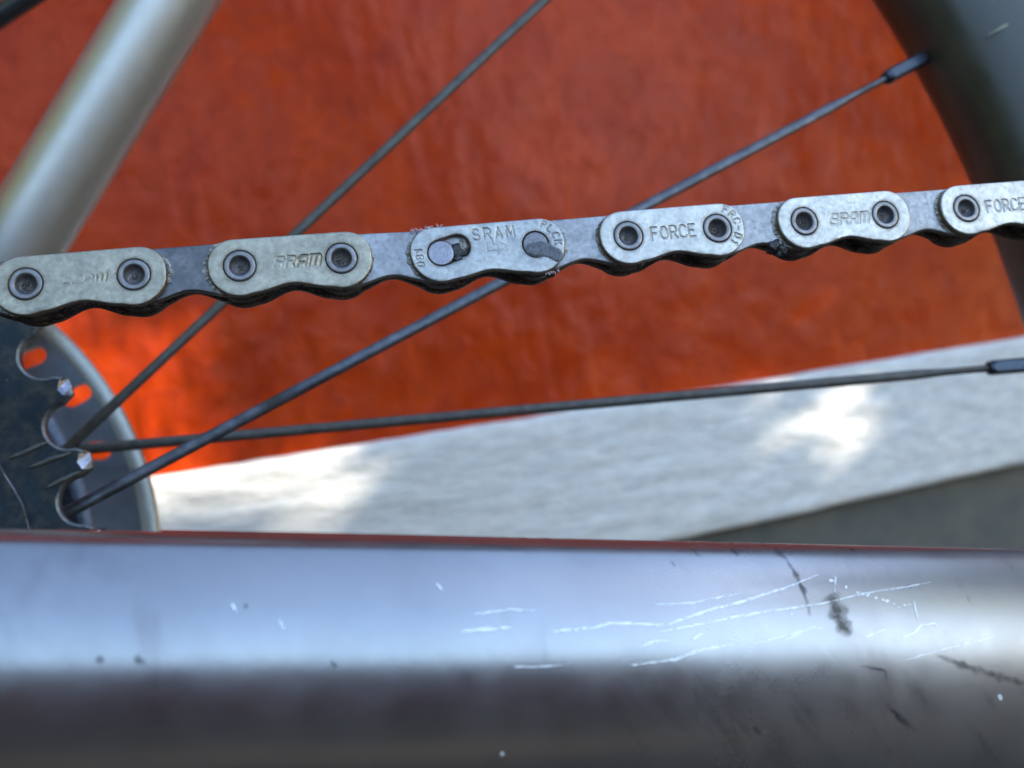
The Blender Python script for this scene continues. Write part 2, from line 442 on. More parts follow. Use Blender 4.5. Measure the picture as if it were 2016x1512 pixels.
def plate_mesh(name, outline, holes, thick, strokes=(), width=.3, depth=.13, mats=None, hole_round=None, wear=None, dents=(), seed=1, rnd=.22, grid=.34):
    loops = [np.array(outline)] + [np.array(h) for h in holes]
    rounds = [rnd] + list(hole_round or [.12] * len(holes))
    pts = []; tags = []; edges = []; 
    fr = [0, .12, .35, .65, 1.0]
    for li, (L, rr) in enumerate(zip(loops, rounds)):
        sgn = 1 if li == 0 else -1
        for q in fr:
            LL = offset_loop(L, sgn * q * rr) if q else L
            n0 = len(pts)
            for p in LL: pts.append(p); tags.append(-rr + math.sqrt(max(0, rr * rr - (rr * (1 - q)) ** 2)))
            if q == 0: edges += [(n0 + k, n0 + (k + 1) % len(LL)) for k in range(len(LL))]
    nring = len(pts)
    mn, mx = loops[0].min(0), loops[0].max(0)
    gx, gy = np.meshgrid(np.arange(mn[0], mx[0], grid), np.arange(mn[1], mx[1], grid)); G = np.stack([gx.ravel(), gy.ravel()], 1)
    r2 = np.random.default_rng(seed); G += r2.uniform(-.05, .05, G.shape)
    if strokes:
        fs = .085; A = np.concatenate([np.array(s) for s in strokes]); a0, a1 = A.min(0) - .35, A.max(0) + .35
        gx, gy = np.meshgrid(np.arange(a0[0], a1[0], fs), np.arange(a0[1], a1[1], fs)); H = np.stack([gx.ravel(), gy.ravel()], 1)
        H += r2.uniform(-.008, .008, H.shape)
        dH = seg_dist(H, strokes); H = H[dH < width / 2 + .2]
        dG = seg_dist(G, strokes); G = np.concatenate([G[dG > width / 2 + .22], H])
    ok = point_in(G, loops[0]) & (seg_dist(G, [np.vstack([loops[0], loops[0][:1]])]) > rounds[0] + .07)
    for L, rr in zip(loops[1:], rounds[1:]):
        ok &= ~point_in(G, L) & (seg_dist(G, [np.vstack([L, L[:1]])]) > rr + .05)
    G = G[ok]
    allp = [Vector((float(x), float(y))) for x, y in pts] + [Vector((float(x), float(y))) for x, y in G]
    vo, _, fo, ov, _, _ = delaunay_2d_cdt(allp, edges, [], 0, 1e-6)
    XY = np.array([(v[0], v[1]) for v in vo])
    tri = np.array([f for f in fo if len(f) == 3]); cen = XY[tri].mean(1)
    keep = point_in(cen, loops[0])
    for L in loops[1:]: keep &= ~point_in(cen, L)
    tri = tri[keep]
    z = np.zeros(len(XY)); gr = np.zeros(len(XY))
    src = np.array([o[0] if len(o) else 10 ** 9 for o in ov])
    tg = np.array(tags)
    m = src < nring; z[m] = tg[src[m]]
    # slow waviness and dents of use
    z += .035 * (vnoise(XY[:, 0] + 50, XY[:, 1] + 50, 3.2, 2.2, seed, 3) - .5)
    if strokes:
        d = seg_dist(XY, strokes); k = np.clip((width / 2 + .05 - d) / .10, 0, 1)
        if wear is not None: k = k * wear(XY)
        z -= .8 * depth * k; gr = np.maximum(gr, .4 * k * vnoise(XY[:, 0] + 9, XY[:, 1] + 9, .9, .9, seed + 4))
    for (x, y, r, dp) in dents:
        dd = np.hypot(XY[:, 0] - x, XY[:, 1] - y); k = np.clip(1 - dd / r, 0, 1); z -= dp * k * k * (3 - 2 * k)
    # grime gathers round the rivets and near the lower rim
    for L, rr in zip(loops[1:], rounds[1:]):
        d = seg_dist(XY, [np.vstack([L, L[:1]])]); gr = np.maximum(gr, .55 * np.clip(1 - d / .38, 0, 1))
    d = seg_dist(XY, [np.vstack([loops[0], loops[0][:1]])]); low = np.clip((-XY[:, 1] - 1.2) / 2.0, 0, 1)
    gr = np.maximum(gr, np.clip(1 - d / .7, 0, 1) * .6 * low * np.clip(vnoise(XY[:, 0] + 30, XY[:, 1] + 30, 1.1, .8, seed + 7) * 3 - 1.3, 0, 1))
    V = [(x, y, zz) for (x, y), zz in zip(XY, z)]; Fc = [tuple(t) for t in tri]; mi = [0] * len(Fc); gr = list(gr)
    inv = {}
    for k, o in enumerate(ov):
        for s_ in o: inv[s_] = k
    n0 = 0
    back = []
    for li, (L, rr) in enumerate(zip(loops, rounds)):
        n = len(L); b0 = len(V)
        for p in L: V.append((p[0], p[1], -rr * 1.0)); gr.append(.6)
        c0 = len(V)
        for p in L: V.append((p[0], p[1], -thick)); gr.append(.6)
        for k in range(n):
            k2 = (k + 1) % n
            a, b = inv[n0 + k], inv[n0 + k2]
            q1 = (a, a, b, b)
            Fc.append((b0 + k2, b0 + k, c0 + k, c0 + k2)); mi.append(1)
        back.append((c0, n)); n0 += n * len(fr)
    # close the seam between rounded front and side wall exactly (same positions up to the waviness)
    for li, (L, rr) in enumerate(zip(loops, rounds)):
        c0, n = back[li]; b0 = c0 - n; base = sum(len(l) for l in loops[:li]) * len(fr)
        for k in range(n):
            zz = V[inv[base + k]][2]; V[b0 + k] = (V[b0 + k][0], V[b0 + k][1], zz)
    bp = [Vector((float(p[0]), float(p[1]))) for L in loops for p in L]; be = []; s0 = 0
    for L in loops: be += [(s0 + k, s0 + (k + 1) % len(L)) for k in range(len(L))]; s0 += len(L)
    vb, _, fb, _, _, _ = delaunay_2d_cdt(bp, be, [], 0, 1e-6)
    XB = np.array([(v[0], v[1]) for v in vb]); tb = np.array(fb); cb = XB[tb].mean(1); kb = point_in(cb, loops[0])
    for L in loops[1:]: kb &= ~point_in(cb, L)
    o0 = len(V); V += [(x, y, -thick) for x, y in XB]; gr += [.8] * len(XB)
    for t in tb[kb]: Fc.append((o0 + t[2], o0 + t[1], o0 + t[0])); mi.append(1)
    me = mesh(name, np.array(V) * MM, Fc, mats, True, mi)
    at_ = me.attributes.new('grime', 'FLOAT', 'POINT'); at_.data.foreach_set('value', np.array(gr, np.float32))
    return me

# ---- thin stamped lettering (strokes on a 0..1 box)
def A_(cx, cy, rx, ry, a0, a1, n=9): return [(cx + rx * math.cos(R_(a0 + (a1 - a0) * k / n)), cy + ry * math.sin(R_(a0 + (a1 - a0) * k / n))) for k in range(n + 1)]
GL = {
 'S': [A_(.3, .75, .28, .25, 30, 270) + A_(.3, .25, .28, .25, 90, -150)],
 'R': [[(0, 0), (0, 1), (.3, 1)] + A_(.32, .74, .26, .26, 90, -90) + [(0, .48)], [(.28, .48), (.6, 0)]],
 'A': [[(0, 0), (.3, 1), (.6, 0)], [(.11, .34), (.49, .34)]],
 'M': [[(0, 0), (.06, 1), (.36, .25), (.66, 1), (.72, 0)]],
 'F': [[(0, 0), (0, 1), (.55, 1)], [(0, .52), (.42, .52)]],
 'O': [A_(.3, .5, .3, .5, 0, 360, 18)],
 'C': [A_(.32, .68, .3, .32, 30, 180, 7) + A_(.32, .32, .3, .32, 180, 330, 7)],
 'E': [[(.55, 0), (0, 0), (0, 1), (.55, 1)], [(0, .52), (.42, .52)]],
 'P': [[(0, 0), (0, 1), (.3, 1)] + A_(.32, .74, .26, .26, 90, -90) + [(0, .48)]],
 'L': [[(0, 1), (0, 0), (.52, 0)]],
 'K': [[(0, 0), (0, 1)], [(.55, 1), (0, .42)], [(.18, .58), (.58, 0)]],
 'D': [[(0, 0), (0, 1), (.25, 1)] + A_(.25, .5, .33, .5, 90, -90, 12) + [(0, 0)]],
 '-': [[(.08, .45), (.45, .45)]],
 '0': [A_(.28, .5, .27, .5, 0, 360, 18)],
 '8': [A_(.28, .75, .22, .25, -90, 270, 12), A_(.28, .25, .27, .25, 90, 450, 12)],
 '1': [[(.08, .75), (.3, 1), (.3, 0)]],
}
LOGO = {   # squared, slanting marque lettering
 'S': [[(.78, .78), (.70, 1), (.12, 1), (.02, .78), (.12, .56), (.66, .48), (.76, .24), (.66, 0), (.08, 0), (.0, .2)]],
 'R': [[(0, 0), (0, 1), (.62, 1), (.76, .78), (.62, .5), (.04, .5)], [(.4, .5), (.78, 0)]],
 'A': [[(0, 0), (0, .72), (.22, 1), (.72, 1), (.76, .72), (.76, 0)], [(0, .36), (.76, .36)]],
 'M': [[(0, 0), (0, 1), (.86, 1), (1.0, .8), (1.0, 0)], [(.5, 1), (.5, .1)]],
}
def text_line(s, cx, cy, h, adv, rot=0, shear=0, font=GL, wsc=1.0):
    out = []; x = 0; glyphs = []
    for ch in s:
        glyphs.append((x, font[ch])); x += adv
    tot = x - adv + .6 * h * wsc
    c, s_ = math.cos(R_(rot)), math.sin(R_(rot))
    for gx, g in glyphs:
        for pl in g:
            q = []
            for (u, v) in pl:
                X = gx + u * h * wsc - tot / 2 + shear * v * h; Y = (v - .5) * h
                q.append((cx + X * c - Y * s_, cy + X * s_ + Y * c))
            out.append(q)
    return out
def text_arc(s, cx, cy, r, h, a0, a1, wsc=1.0):
    out = []
    for k, ch in enumerate(s):
        a = a0 + (a1 - a0) * k / (len(s) - 1); c, s_ = math.cos(R_(a - 90)), math.sin(R_(a - 90))
        for pl in GL[ch]:
            out.append([(cx + r * math.cos(R_(a)) + (u - .3) * h * wsc * c - (v - .5) * h * s_, cy + r * math.sin(R_(a)) + (u - .3) * h * wsc * s_ + (v - .5) * h * c) for u, v in pl])
    return out

TO, TI, GAP = .88, .85, 2.0
out0 = plate_outline(waist=-2.75)
inn0 = plate_outline(over=3.75, top=3.5, low=3.75, waist=-2.35, step=.4)
hA, hB = circle(0, 0, 2.05), circle(12.7, 0, 2.05)

def shift_smooth(L): return L
keyslot = arc(0, 0, 1.78, 105, 285, 18) + arc(2.25, .62, 1.72, -75, 105, 18)
txt = {
 2: (text_line('SRAM', 6.5, .15, 1.15, 1.35, font=LOGO, shear=.25), .26, .10, lambda P: np.clip(vnoise(P[:, 0] + 3, P[:, 1] + 3, 1.3, .8, 5) * 4 - 2.0, 0, 1)),
 4: (text_line('SRAM', 6.75, .05, 1.35, 1.45, font=LOGO, shear=.28), .30, .15, lambda P: np.clip(.35 + (P[:, 0] - 6) * .22 + .5 * vnoise(P[:, 0], P[:, 1], 1., 1., 6), .25, 1)),
 6: (text_line('SRAM', 7.15, 2.05, 1.5, 1.5) + [[(6.1, .95), (6.1, -.35), (7.6, -.35), (7.35, -.75), (8.7, .15), (7.4, .9), (7.5, .45), (6.7, .4)], [(6.9, 1.2), (6.9, .55), (7.3, .5)]]
     + text_arc('PLCK-', 12.7, 0, 3.0, .95, 62, -22, 1.0) + text_line('081', -2.9, -.35, .95, .98, 90), .17, .12, lambda P: np.clip(.55 + vnoise(P[:, 0], P[:, 1], 2., 2., 8) * .7, 0, 1) * np.where((P[:, 1] < 1.3) & (P[:, 0] > 5.5) & (P[:, 0] < 9.2), .38, 1)),
 8: (text_line('FORCE', 6.35, .0, 1.75, 1.33, wsc=.92) + text_arc('FRC-D1', 12.7, 0, 3.05, 1.0, 58, -48), .19, .13, None),
 10: (text_line('SRAM', 6.6, -.1, 1.45, 1.5, font=LOGO, shear=.25), .30, .12, lambda P: np.clip(.5 + vnoise(P[:, 0], P[:, 1], 1., 1., 11) * .5, 0, 1)),
 12: (text_line('FORCE', 6.35, .0, 1.75, 1.33, wsc=.92) + text_arc('FRC-D1', 12.7, 0, 3.05, 1.0, 58, -48), .19, .12, None),
}
mats3 = [m_outer, m_edge]
LABELS = {2: 'worn outer plate over the sprocket with half rubbed out stamp', 4: 'outer plate stamped SRAM with a groove of grime below',
          6: 'quick link plate stamped SRAM, an arrow, 081 and PLCK', 8: 'outer plate stamped FORCE and FRC-D1', 10: 'bright outer plate stamped SRAM', 12: 'outer plate stamped FORCE cut by the right edge'}
chain = empty('bicycle_chain', pins[6], 'worn silver flat top bicycle chain crossing in front of the red wall', 'chain')
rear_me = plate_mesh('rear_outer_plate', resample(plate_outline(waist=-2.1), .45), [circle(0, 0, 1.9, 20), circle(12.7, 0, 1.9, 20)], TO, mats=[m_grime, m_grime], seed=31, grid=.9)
inner_me = [plate_mesh('inner_plate', inn0, [circle(0, 0, 1.9, 28), circle(12.7, 0, 1.9, 28)], TI, mats=[m_inner_dark if s == 0 else m_inner, m_edge], seed=40 + s, grid=.4,
            dents=[(6 + s, 1, .8, .03), (4.5, -1.2, .5, .05), (8.2, .4 + s * .3, .6, .04)]) for s in range(3)]
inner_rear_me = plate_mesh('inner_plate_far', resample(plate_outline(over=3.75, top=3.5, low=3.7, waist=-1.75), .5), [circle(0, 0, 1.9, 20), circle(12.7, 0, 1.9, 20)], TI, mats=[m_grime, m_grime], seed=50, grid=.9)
def lathe_mesh(name, prof, mats, seg=40, closed=False):
    v, f = lathe(prof, seg, closed); me = mesh(name, v * MM, f, mats)
    a_ = me.attributes.new('grime', 'FLOAT', 'POINT'); return me
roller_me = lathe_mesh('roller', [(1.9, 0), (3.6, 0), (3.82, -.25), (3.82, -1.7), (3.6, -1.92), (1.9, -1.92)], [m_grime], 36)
rv = [(0, -.95), (.25, -.93), (.6, -.86), (.95, -.7), (1.16, -.45), (1.25, -.12), (1.33, .01), (1.45, .055), (1.7, .06), (1.86, .04), (1.95, -.03), (1.98, -.14), (1.98, -.35), (2.3, -.38), (2.3, -.7)]
rivet_me = [lathe_mesh('rivet', [(r + (.03 * math.sin(k * 7 + s)), z * (1 + .1 * s)) for k, (r, z) in enumerate(rv)], [m_pin], 48) for s in range(2)]
for me in rivet_me:
    co_ = np.zeros(len(me.vertices) * 3); me.vertices.foreach_get('co', co_); co_ = co_.reshape(-1, 3) * 1000
    r = np.hypot(co_[:, 0], co_[:, 1]); g = np.clip((1.34 - r) / .15, 0, 1) * .95 + np.clip((r - 1.9) / .06, 0, 1) * .9  # dish and outer groove set darker through this value
    me.attributes['grime'].data.foreach_set('value', g.astype(np.float32))
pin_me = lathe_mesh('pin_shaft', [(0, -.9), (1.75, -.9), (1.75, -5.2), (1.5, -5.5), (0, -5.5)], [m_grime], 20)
flat_pin_me = lathe_mesh('pin_head', [(0, .0), (.25, .0), (.3, -.012), (.36, .0), (.7, .0), (.75, -.012), (.8, .0), (1.1, .0), (1.15, -.012), (1.2, .0), (1.52, 0), (1.66, -.03), (1.7, -.12), (1.7, -.85), (2.3, -.87)], [m_pinhead], 56)

grey_pin_me = flat_pin_me.copy(); grey_pin_me.name = 'greased_pin_head'; grey_pin_me.materials[0] = simple('dull_grey_pin', (.19, .19, .205), .6, .42, 2, .25, .02)
def link_matrix(i):
    a, b = pins[i], pins[i + 1]; L = np.linalg.norm(b - a); x = unit(b - a); z = unit(CN - x * (CN @ x)); y = np.cross(z, x)
    Mx = frame_matrix(a, x, y, z)
    return Mx @ Matrix.Diagonal((L / 12.7, 1, 1, 1)), (a, x, y, z)
def off(Mx, z, x=0, y=0): return Mx @ Matrix.Translation(Vector((x, y, z)) * MM)

outers = []
for i in range(0, len(pins) - 1):
    Mx, fr_ = link_matrix(i)
    if i % 2 == 0:        # outer link
        key = i if i in txt else 4
        strokes, w_, d_, wear = txt[key]
        if i == 6:
            ks = smooth_loop(resample(keyslot, .2), 1)
            me = plate_mesh('quick_link_plate', plate_outline(over=4.05), [ks, circle(12.7, 0, 1.84)], TO, strokes, w_, d_, [m_quick, m_edge], [.2, .1], wear, seed=6,
                            dents=[(5.2, 3.0, 1.4, .09), (6.2, 2.6, 1.2, .08), (7.4, -.4, .9, .03), (1.6, -3.0, .7, .06), (9.4, 1.4, .9, .04)])
            po = place('quick_link_plate', me, chain, Mx, label=LABELS[i])
        else:
            if i in txt or not outers:
                me = plate_mesh('outer_plate', out0, [hA, hB], TO, strokes, w_, d_, [m_outer_warm, m_edge] if i <= 4 else mats3, None, wear, seed=i + 3,
                                dents=[(rng.uniform(2.5, 10), rng.uniform(-2, 2.6), rng.uniform(.4, 1.0), rng.uniform(.015, .04)) for _ in range(7)])
            else:
                me = outers[0]
            po = place('outer_plate', me, chain, Mx, label=LABELS.get(i))
            outers.append(me)
        place('rear_outer_plate', rear_me, chain, off(Mx, -(TO + 2 * TI + GAP + .15)))
        for s, X in enumerate((0, 12.7)):
            if i == 6:
                if s == 0: place('pin_head', flat_pin_me, po, off(Mx, -.1, 0, 0))
                else: place('pin_head', grey_pin_me, po, off(Mx, .03, X, 0), label='pin head dulled by grey grease')
            else:
                place('rivet', rivet_me[(i // 2 + s) % 2], po, off(Mx, 0, X) @ Matrix.Rotation(rng.uniform(0, 6), 4, 'Z'))
            place('pin_shaft', pin_me, chain, off(Mx, 0, X))
    else:                 # inner link
        po = place('inner_plate', inner_me[0] if i <= 3 else inner_me[1 + (i // 2) % 2], chain, off(Mx, -(TO + .05)))
        place('far_inner_plate', inner_rear_me, chain, off(Mx, -(TO + TI + GAP + .1)))
    place('roller', roller_me, chain, off(Mx, -(TO + TI + .08)))

# ---- grease, smears and fuzz on the chain
def crescent(name, i, side, a0, a1, wmin, wmax, zt, mat, seed, parent, n=70, outl=None):
    """irregular bead of dried grease round the end of an outer plate, lying on the inner plate"""
    Mx, _ = link_matrix(i); r = np.random.default_rng(seed); V = []; Fc = []
    cx = 0 if side < 0 else 12.7
    O = np.array(outl if outl is not None else out0)
    ang = np.degrees(np.arctan2(O[:, 1], (O[:, 0] - cx))) % 360
    for k in range(n):
        a = a0 + (a1 - a0) * k / (n - 1)
        d = np.abs((ang - a + 180) % 360 - 180) + (0 if side < 0 else 0); m = (O[:, 0] < 6.35) if side < 0 else (O[:, 0] > 6.35)
        j = np.argmin(np.where(m, d, 999)); p = O[j]; nrm = unit((math.cos(R_(a)), math.sin(R_(a))))
        env = math.sin(math.pi * k / (n - 1)) ** .5
        w = (wmin + (wmax - wmin) * (mnoise.noise(Vector((k * .11, seed, 0))) * .5 + .5)) * env + .1 * mnoise.noise(Vector((k * .23, seed, 3))) * env
        h = .6 * zt * env * (.6 + .5 * mnoise.noise(Vector((k * .4, 5, seed))))
        for q, hh in ((-.15, .0), (0.05, .9), (.35, 1.0), (.7, .6), (1.0, .12), (1.05, 0)):
            V.append((p[0] + nrm[0] * (w * q), p[1] + nrm[1] * (w * q), -(TO + .06) + max(0, h * hh) * (1 + .15 * mnoise.noise(Vector((k * .3, q * 3, seed))))))
    for k in range(n - 1):
        for j in range(5): Fc.append((k * 6 + j, k * 6 + j + 1, (k + 1) * 6 + j + 1, (k + 1) * 6 + j))
    return place(name, mesh(name, np.array(V) * MM, Fc, mat), parent, Mx, kind='stuff')
for (i, a0, a1, w0, w1, zt, mt, sd) in ((2, 110, 250, .2, .6, .4, m_grease, 1), (4, 112, 238, .35, 1.0, .5, m_grease, 2), (6, 120, 230, .25, .8, .45, m_grease, 3), (8, 118, 235, .2, .5, .4, m_grease, 4), (10, 118, 240, .35, .9, .55, m_grease, 5), (12, 120, 240, .2, .7, .5, m_grease, 6)):
    crescent('grease_bead', i, -1, a0, a1, w0, w1, zt, mt, sd, chain)
for (i, a0, a1, w0, w1, zt, sd) in ((2, -25, 40, .1, 1.0, .3, 7), (4, -30, 45, .05, .45, .2, 8), (6, -35, 50, .2, .9, .15, 9)):
    crescent('grease_bead', i, 1, a1, a0, w0, w1, zt, m_grease, sd, chain)

def blob(name, i, cx, cy, cz, rx, ry, rz, mat, seed, rot=0, rough=.45, kind=None, freq=1.4, n=3):
    """lumpy mass in the frame of link i"""
    import bmesh
    bm = bmesh.new(); bmesh.ops.create_icosphere(bm, subdivisions=n, radius=1)
    for v in bm.verts:
        k = 1 + rough * mnoise.noise(v.co * freq + Vector((seed * 3.1, 0, 0))) + rough * .5 * mnoise.noise(v.co * freq * 3 + Vector((0, seed, 0)))
        c = v.co * k; x, y = c.x * rx, c.y * ry
        v.co = Vector((cx + x * math.cos(rot) - y * math.sin(rot), cy + x * math.sin(rot) + y * math.cos(rot), cz + c.z * rz)) * MM
    me = bpy.data.meshes.new(name); bm.to_mesh(me); bm.free(); me.materials.append(mat)
    me.polygons.foreach_set('use_smooth', [True] * len(me.polygons))
    Mx, _ = link_matrix(i); return place(name, me, chain, Mx, kind=kind)
blob('grime_lump', 10, -4.9, -2.9, -.9, 1.15, .75, .7, m_blob, 3, .5, .8)
blob('grime_lump', 10, -3.9, -3.6, -1.3, .9, .8, .9, m_blob, 5, .0, .8)
# oily smear across the second pin of the quick link
def flat_smear(i, pts, z, mat, seed, thick=.06, name='oil_smear'):
    L = smooth_loop(resample(pts, .12), 1); V = []; Fc = []; n = len(L); c = L.mean(0)
    r = np.random.default_rng(seed)
    L = L + .07 * r.normal(size=L.shape)
    steps = (1.0, .93, .8, .6, .35)
    for q in steps:
        for k, p in enumerate(L):
            h = thick * math.sqrt(max(0, 1 - q ** 4)) * (1 + .4 * mnoise.noise(Vector((p[0] * 2 * q, p[1] * 2, seed))))
            V.append((c[0] + (p[0] - c[0]) * q, c[1] + (p[1] - c[1]) * q, z + h))
    V.append((c[0], c[1], z + thick))
    for s in range(len(steps) - 1):
        for k in range(n): k2 = (k + 1) % n; Fc.append((s * n + k, s * n + k2, (s + 1) * n + k2, (s + 1) * n + k))
    for k in range(n): Fc.append(((len(steps) - 1) * n + k, (len(steps) - 1) * n + (k + 1) % n, len(V) - 1))
    Mx, _ = link_matrix(i); return place(name, mesh(name, np.array(V) * MM, Fc, mat), chain, Mx)
smear = smooth_loop(resample(smooth_loop(resample([(11.0, .1), (11.6, .5), (12.6, .35), (13.6, .55), (14.4, .1), (15.3, -.55), (16.2, -1.0), (16.3, -1.8), (15.9, -2.6), (15.2, -3.0), (14.6, -2.5), (13.9, -1.9), (13.0, -1.9), (12.0, -1.7), (11.2, -1.2)], .25), 6), .15), 2)
sme = plate_mesh('oil_smear', smear, [], .16, mats=[m_smear, m_smear], rnd=.13, grid=.25, seed=77, dents=[(13.4, -.6, .5, .03), (15.2, -1.9, .6, .04), (14.3, -1.0, .35, .03)])
place('oil_smear', sme, chain, off(link_matrix(6)[0], .10))
# crumbs of grease inside the key slot
blob('slot_grime', 6, 2.5, .3, -.95, 1.1, 1.0, .3, m_blob, 9, 0, .5)
blob('slot_grime', 6, 3.2, 1.1, -.75, .45, .9, .2, m_grease, 10, 0, .5)
blob('slot_grime', 6, 2.3, -.8, -.7, .6, .35, .25, m_smear, 11, 0, .6)
# pale shavings standing on the upper edge, and a frayed crumb below
def fibres(i, x0, x1, y, n, lmax, mat, seed, down=False, zc=-.5):
    r = np.random.default_rng(seed); V = []; Fc = []
    for k in range(n):
        x = x0 + (x1 - x0) * r.random(); z = zc + r.uniform(-.4, .3); L = lmax * r.uniform(.3, 1); th_ = r.uniform(.03, .07)
        p = np.array([x, y - .12, z]); d = unit((r.uniform(-1, 1), (-1 if down else 1) * r.uniform(.1, .6), r.uniform(-.2, .4))); pts_ = [p]
        for s in range(5):
            d = unit(d + r.normal(size=3) * .5); p = p + d * L / 5
            p[1] = min(p[1], y + .35) if not down else max(p[1], y - .5); pts_.append(p)
        v, f = tube(pts_, [th_, th_ * 1.8, th_ * 1.2, th_ * 1.6, th_, .01], 5, up=(.1, .2, 1))
        n0 = len(V); V += list(v); Fc += [tuple(n0 + a for a in q) for q in f]
    Mx, _ = link_matrix(i); return place('fibre_shavings', mesh('fibre_shavings', np.array(V) * MM, Fc, mat), chain, Mx, kind='stuff')
fibres(6, -3.6, .4, 3.55, 30, 1.4, m_fuzz, 4)
fibres(5, 9.2, 12.0, 3.45, 12, .8, m_fuzz, 5)
fibres(6, 13.3, 15.6, -3.7, 14, 1.0, m_fuzz, 6, True)
fibres(4, 11.3, 12.4, 3.5, 2, .8, m_fuzz, 8)
# black rags of grime under the plates
for i in range(2, 13):
    for s in range(4):
        x = rng.uniform(-2.2, 2.2) + 12.7 * (s % 2); yy = -3.35
        blob('underside_grime', i, x, yy + rng.uniform(-.1, .15), -rng.uniform(1.6, 4.6), rng.uniform(.6, 1.3), rng.uniform(.2, .4), rng.uniform(.4, .9), m_grime, i * 7 + s, 0, .7, 'stuff', 1.6, 2)

# ================================================================ rear wheel
WC = np.array([-144.89, 103.33, -23.31])
E1 = unit(np.array([1, 0, 0]) - WA * WA[0]); E2 = np.cross(E1, WA); E2 *= np.sign(E2[2])
def wheel_frame(t): return frame_matrix(WC + WA * t, E1, E2, np.cross(E1, E2))      # local z = normal, towards camera
TR, TS, TM = 108.25, 40.77, 63.88
m_black = NT('black_anodised_steel')
_n = m_black.noise(.45, 6, .62); _n2 = m_black.noise(2.5, 3, .6); _n3 = m_black.noise(.25, 4, .6)
_c = m_black.mix(m_black.ramp(_n3, [(.35, 0.), (.65, 1.)]), (.005, .012, .017), (.010, .018, .024))
_c = m_black.mix(m_black.ramp(_n, [(.45, 0.), (.75, .6)]), _c, (.10, .095, .075))
_c = m_black.mix(m_black.ramp(_n2, [(.70, 0.), (.76, .7)]), _c, (.25, .25, .24))
m_black = m_black.set(color=_c, metal=.2, spec=.22, rough=m_black.ramp(_n, [(.3, .2), (.65, .6)]), normal=m_black.bump(_n2, .04, .5, m_black.bump(_n, .08, .5)))
m_worn = make_metal('worn_tooth_metal', (.42, .44, .50), (.10, .11, .15), (.02, .022, .03), (.2, .45))
m_toothside = make_metal('rubbed_steel_side', (.17, .165, .15), (.09, .09, .09), (.02, .02, .02), (.3, .5), .8)

wheel = empty('rear_wheel', WC + WA * TM, 'dark deep rimmed spoked rear bicycle wheel with a disc brake rotor', 'wheel')
def sprocket(name, N, t, ph0, thick, parent, worn):
    R = 12.7 / 2 / math.sin(math.pi / N); L = []; kinds = []
    for k in range(N):
        a = ph0 + 2 * math.pi * k / N; c = np.array([math.cos(a), math.sin(a)]); tt = np.array([-c[1], c[0]])
        # gullet (roller seat) centred on the pitch circle at angle a
        for q in np.linspace(-88, 88, 15):
            L.append(c * (R - 3.95 * math.cos(R_(q))) + tt * 3.95 * math.sin(R_(q))); kinds.append(0)
        a2 = a + math.pi / N; c2 = np.array([math.cos(a2), math.sin(a2)]); t2 = np.array([-c2[1], c2[0]])
        L.append(c2 * (R + 1.15) - t2 * 1.75); kinds.append(0)
        L.append(c2 * (R + 1.75) - t2 * 1.35); kinds.append(1)
        L.append(c2 * (R + 1.85)); kinds.append(1)
        L.append(c2 * (R + 1.75) + t2 * 1.35); kinds.append(1)
        L.append(c2 * (R + 1.15) + t2 * 1.75); kinds.append(0)
    L = np.array(L); n = len(L); V = []; Fc = []; mi = []
    rings = [(0, -.0), (.35, 0)]
    Lin = offset_loop(L, .42)
    for k in range(n):
        if kinds[k]:
            rr = np.linalg.norm(L[k]); Lin[k] = L[k] * (rr - (1.9 if kinds[k - 1] and kinds[(k + 1) % n] else 1.15) - .35 * rng.random()) / rr
    for p in Lin: V.append((p[0], p[1], 0))
    for k, p in enumerate(L): V.append((p[0], p[1], -1.15 if kinds[k] else -.22))
    for p in L: V.append((p[0], p[1], -thick))
    for k in range(n):
        k2 = (k + 1) % n
        Fc.append((k, n + k, n + k2, k2)); mi.append(1 if kinds[k] and kinds[k2] else 2)
        Fc.append((n + k, 2 * n + k, 2 * n + k2, n + k2)); mi.append(1 if kinds[k] and kinds[k2] else 2)
    # face: ring down to inner radius
    ri = R * .72; o0 = len(V)
    for j, fr2 in enumerate((.0, 1.)):
        rr = (R - 5.2) if j == 0 else ri
        for k in range(n):
            a = math.atan2(L[k][1], L[k][0]); V.append((rr * math.cos(a), rr * math.sin(a), 0))
    for k in range(n):
        k2 = (k + 1) % n
        Fc.append((k2, o0 + k2, o0 + k, k)[::-1][::-1]); mi.append(0)
        Fc.append((o0 + k2, o0 + n + k2, o0 + n + k, o0 + k)); mi.append(0)
    b0 = len(V)
    for k in range(n): V.append((V[o0 + n + k][0], V[o0 + n + k][1], -thick))
    for k in range(n):
        k2 = (k + 1) % n
        Fc.append((2 * n + k, b0 + k, b0 + k2, 2 * n + k2)); mi.append(0)
        Fc.append((o0 + n + k, o0 + n + k2, b0 + k2, b0 + k)); mi.append(0)
    me = mesh(name, np.array(V) * MM, Fc, [m_black, worn, m_toothside], False, mi)
    me.attributes.new('grime', 'FLOAT', 'POINT')
    return place(name, me, parent, wheel_frame(t)), R
cass = empty('cassette', WC + WA * TS, 'black rear sprocket cassette with worn shiny tooth tips at the left edge', 'cassette')
big, RB = sprocket('large_sprocket', 41, TS, 0.4865, 1.9, cass, m_worn)
sm, RS = sprocket('small_sprocket', 33, TS - 3.4, 0.4865 - .175, 1.7, cass, m_black)
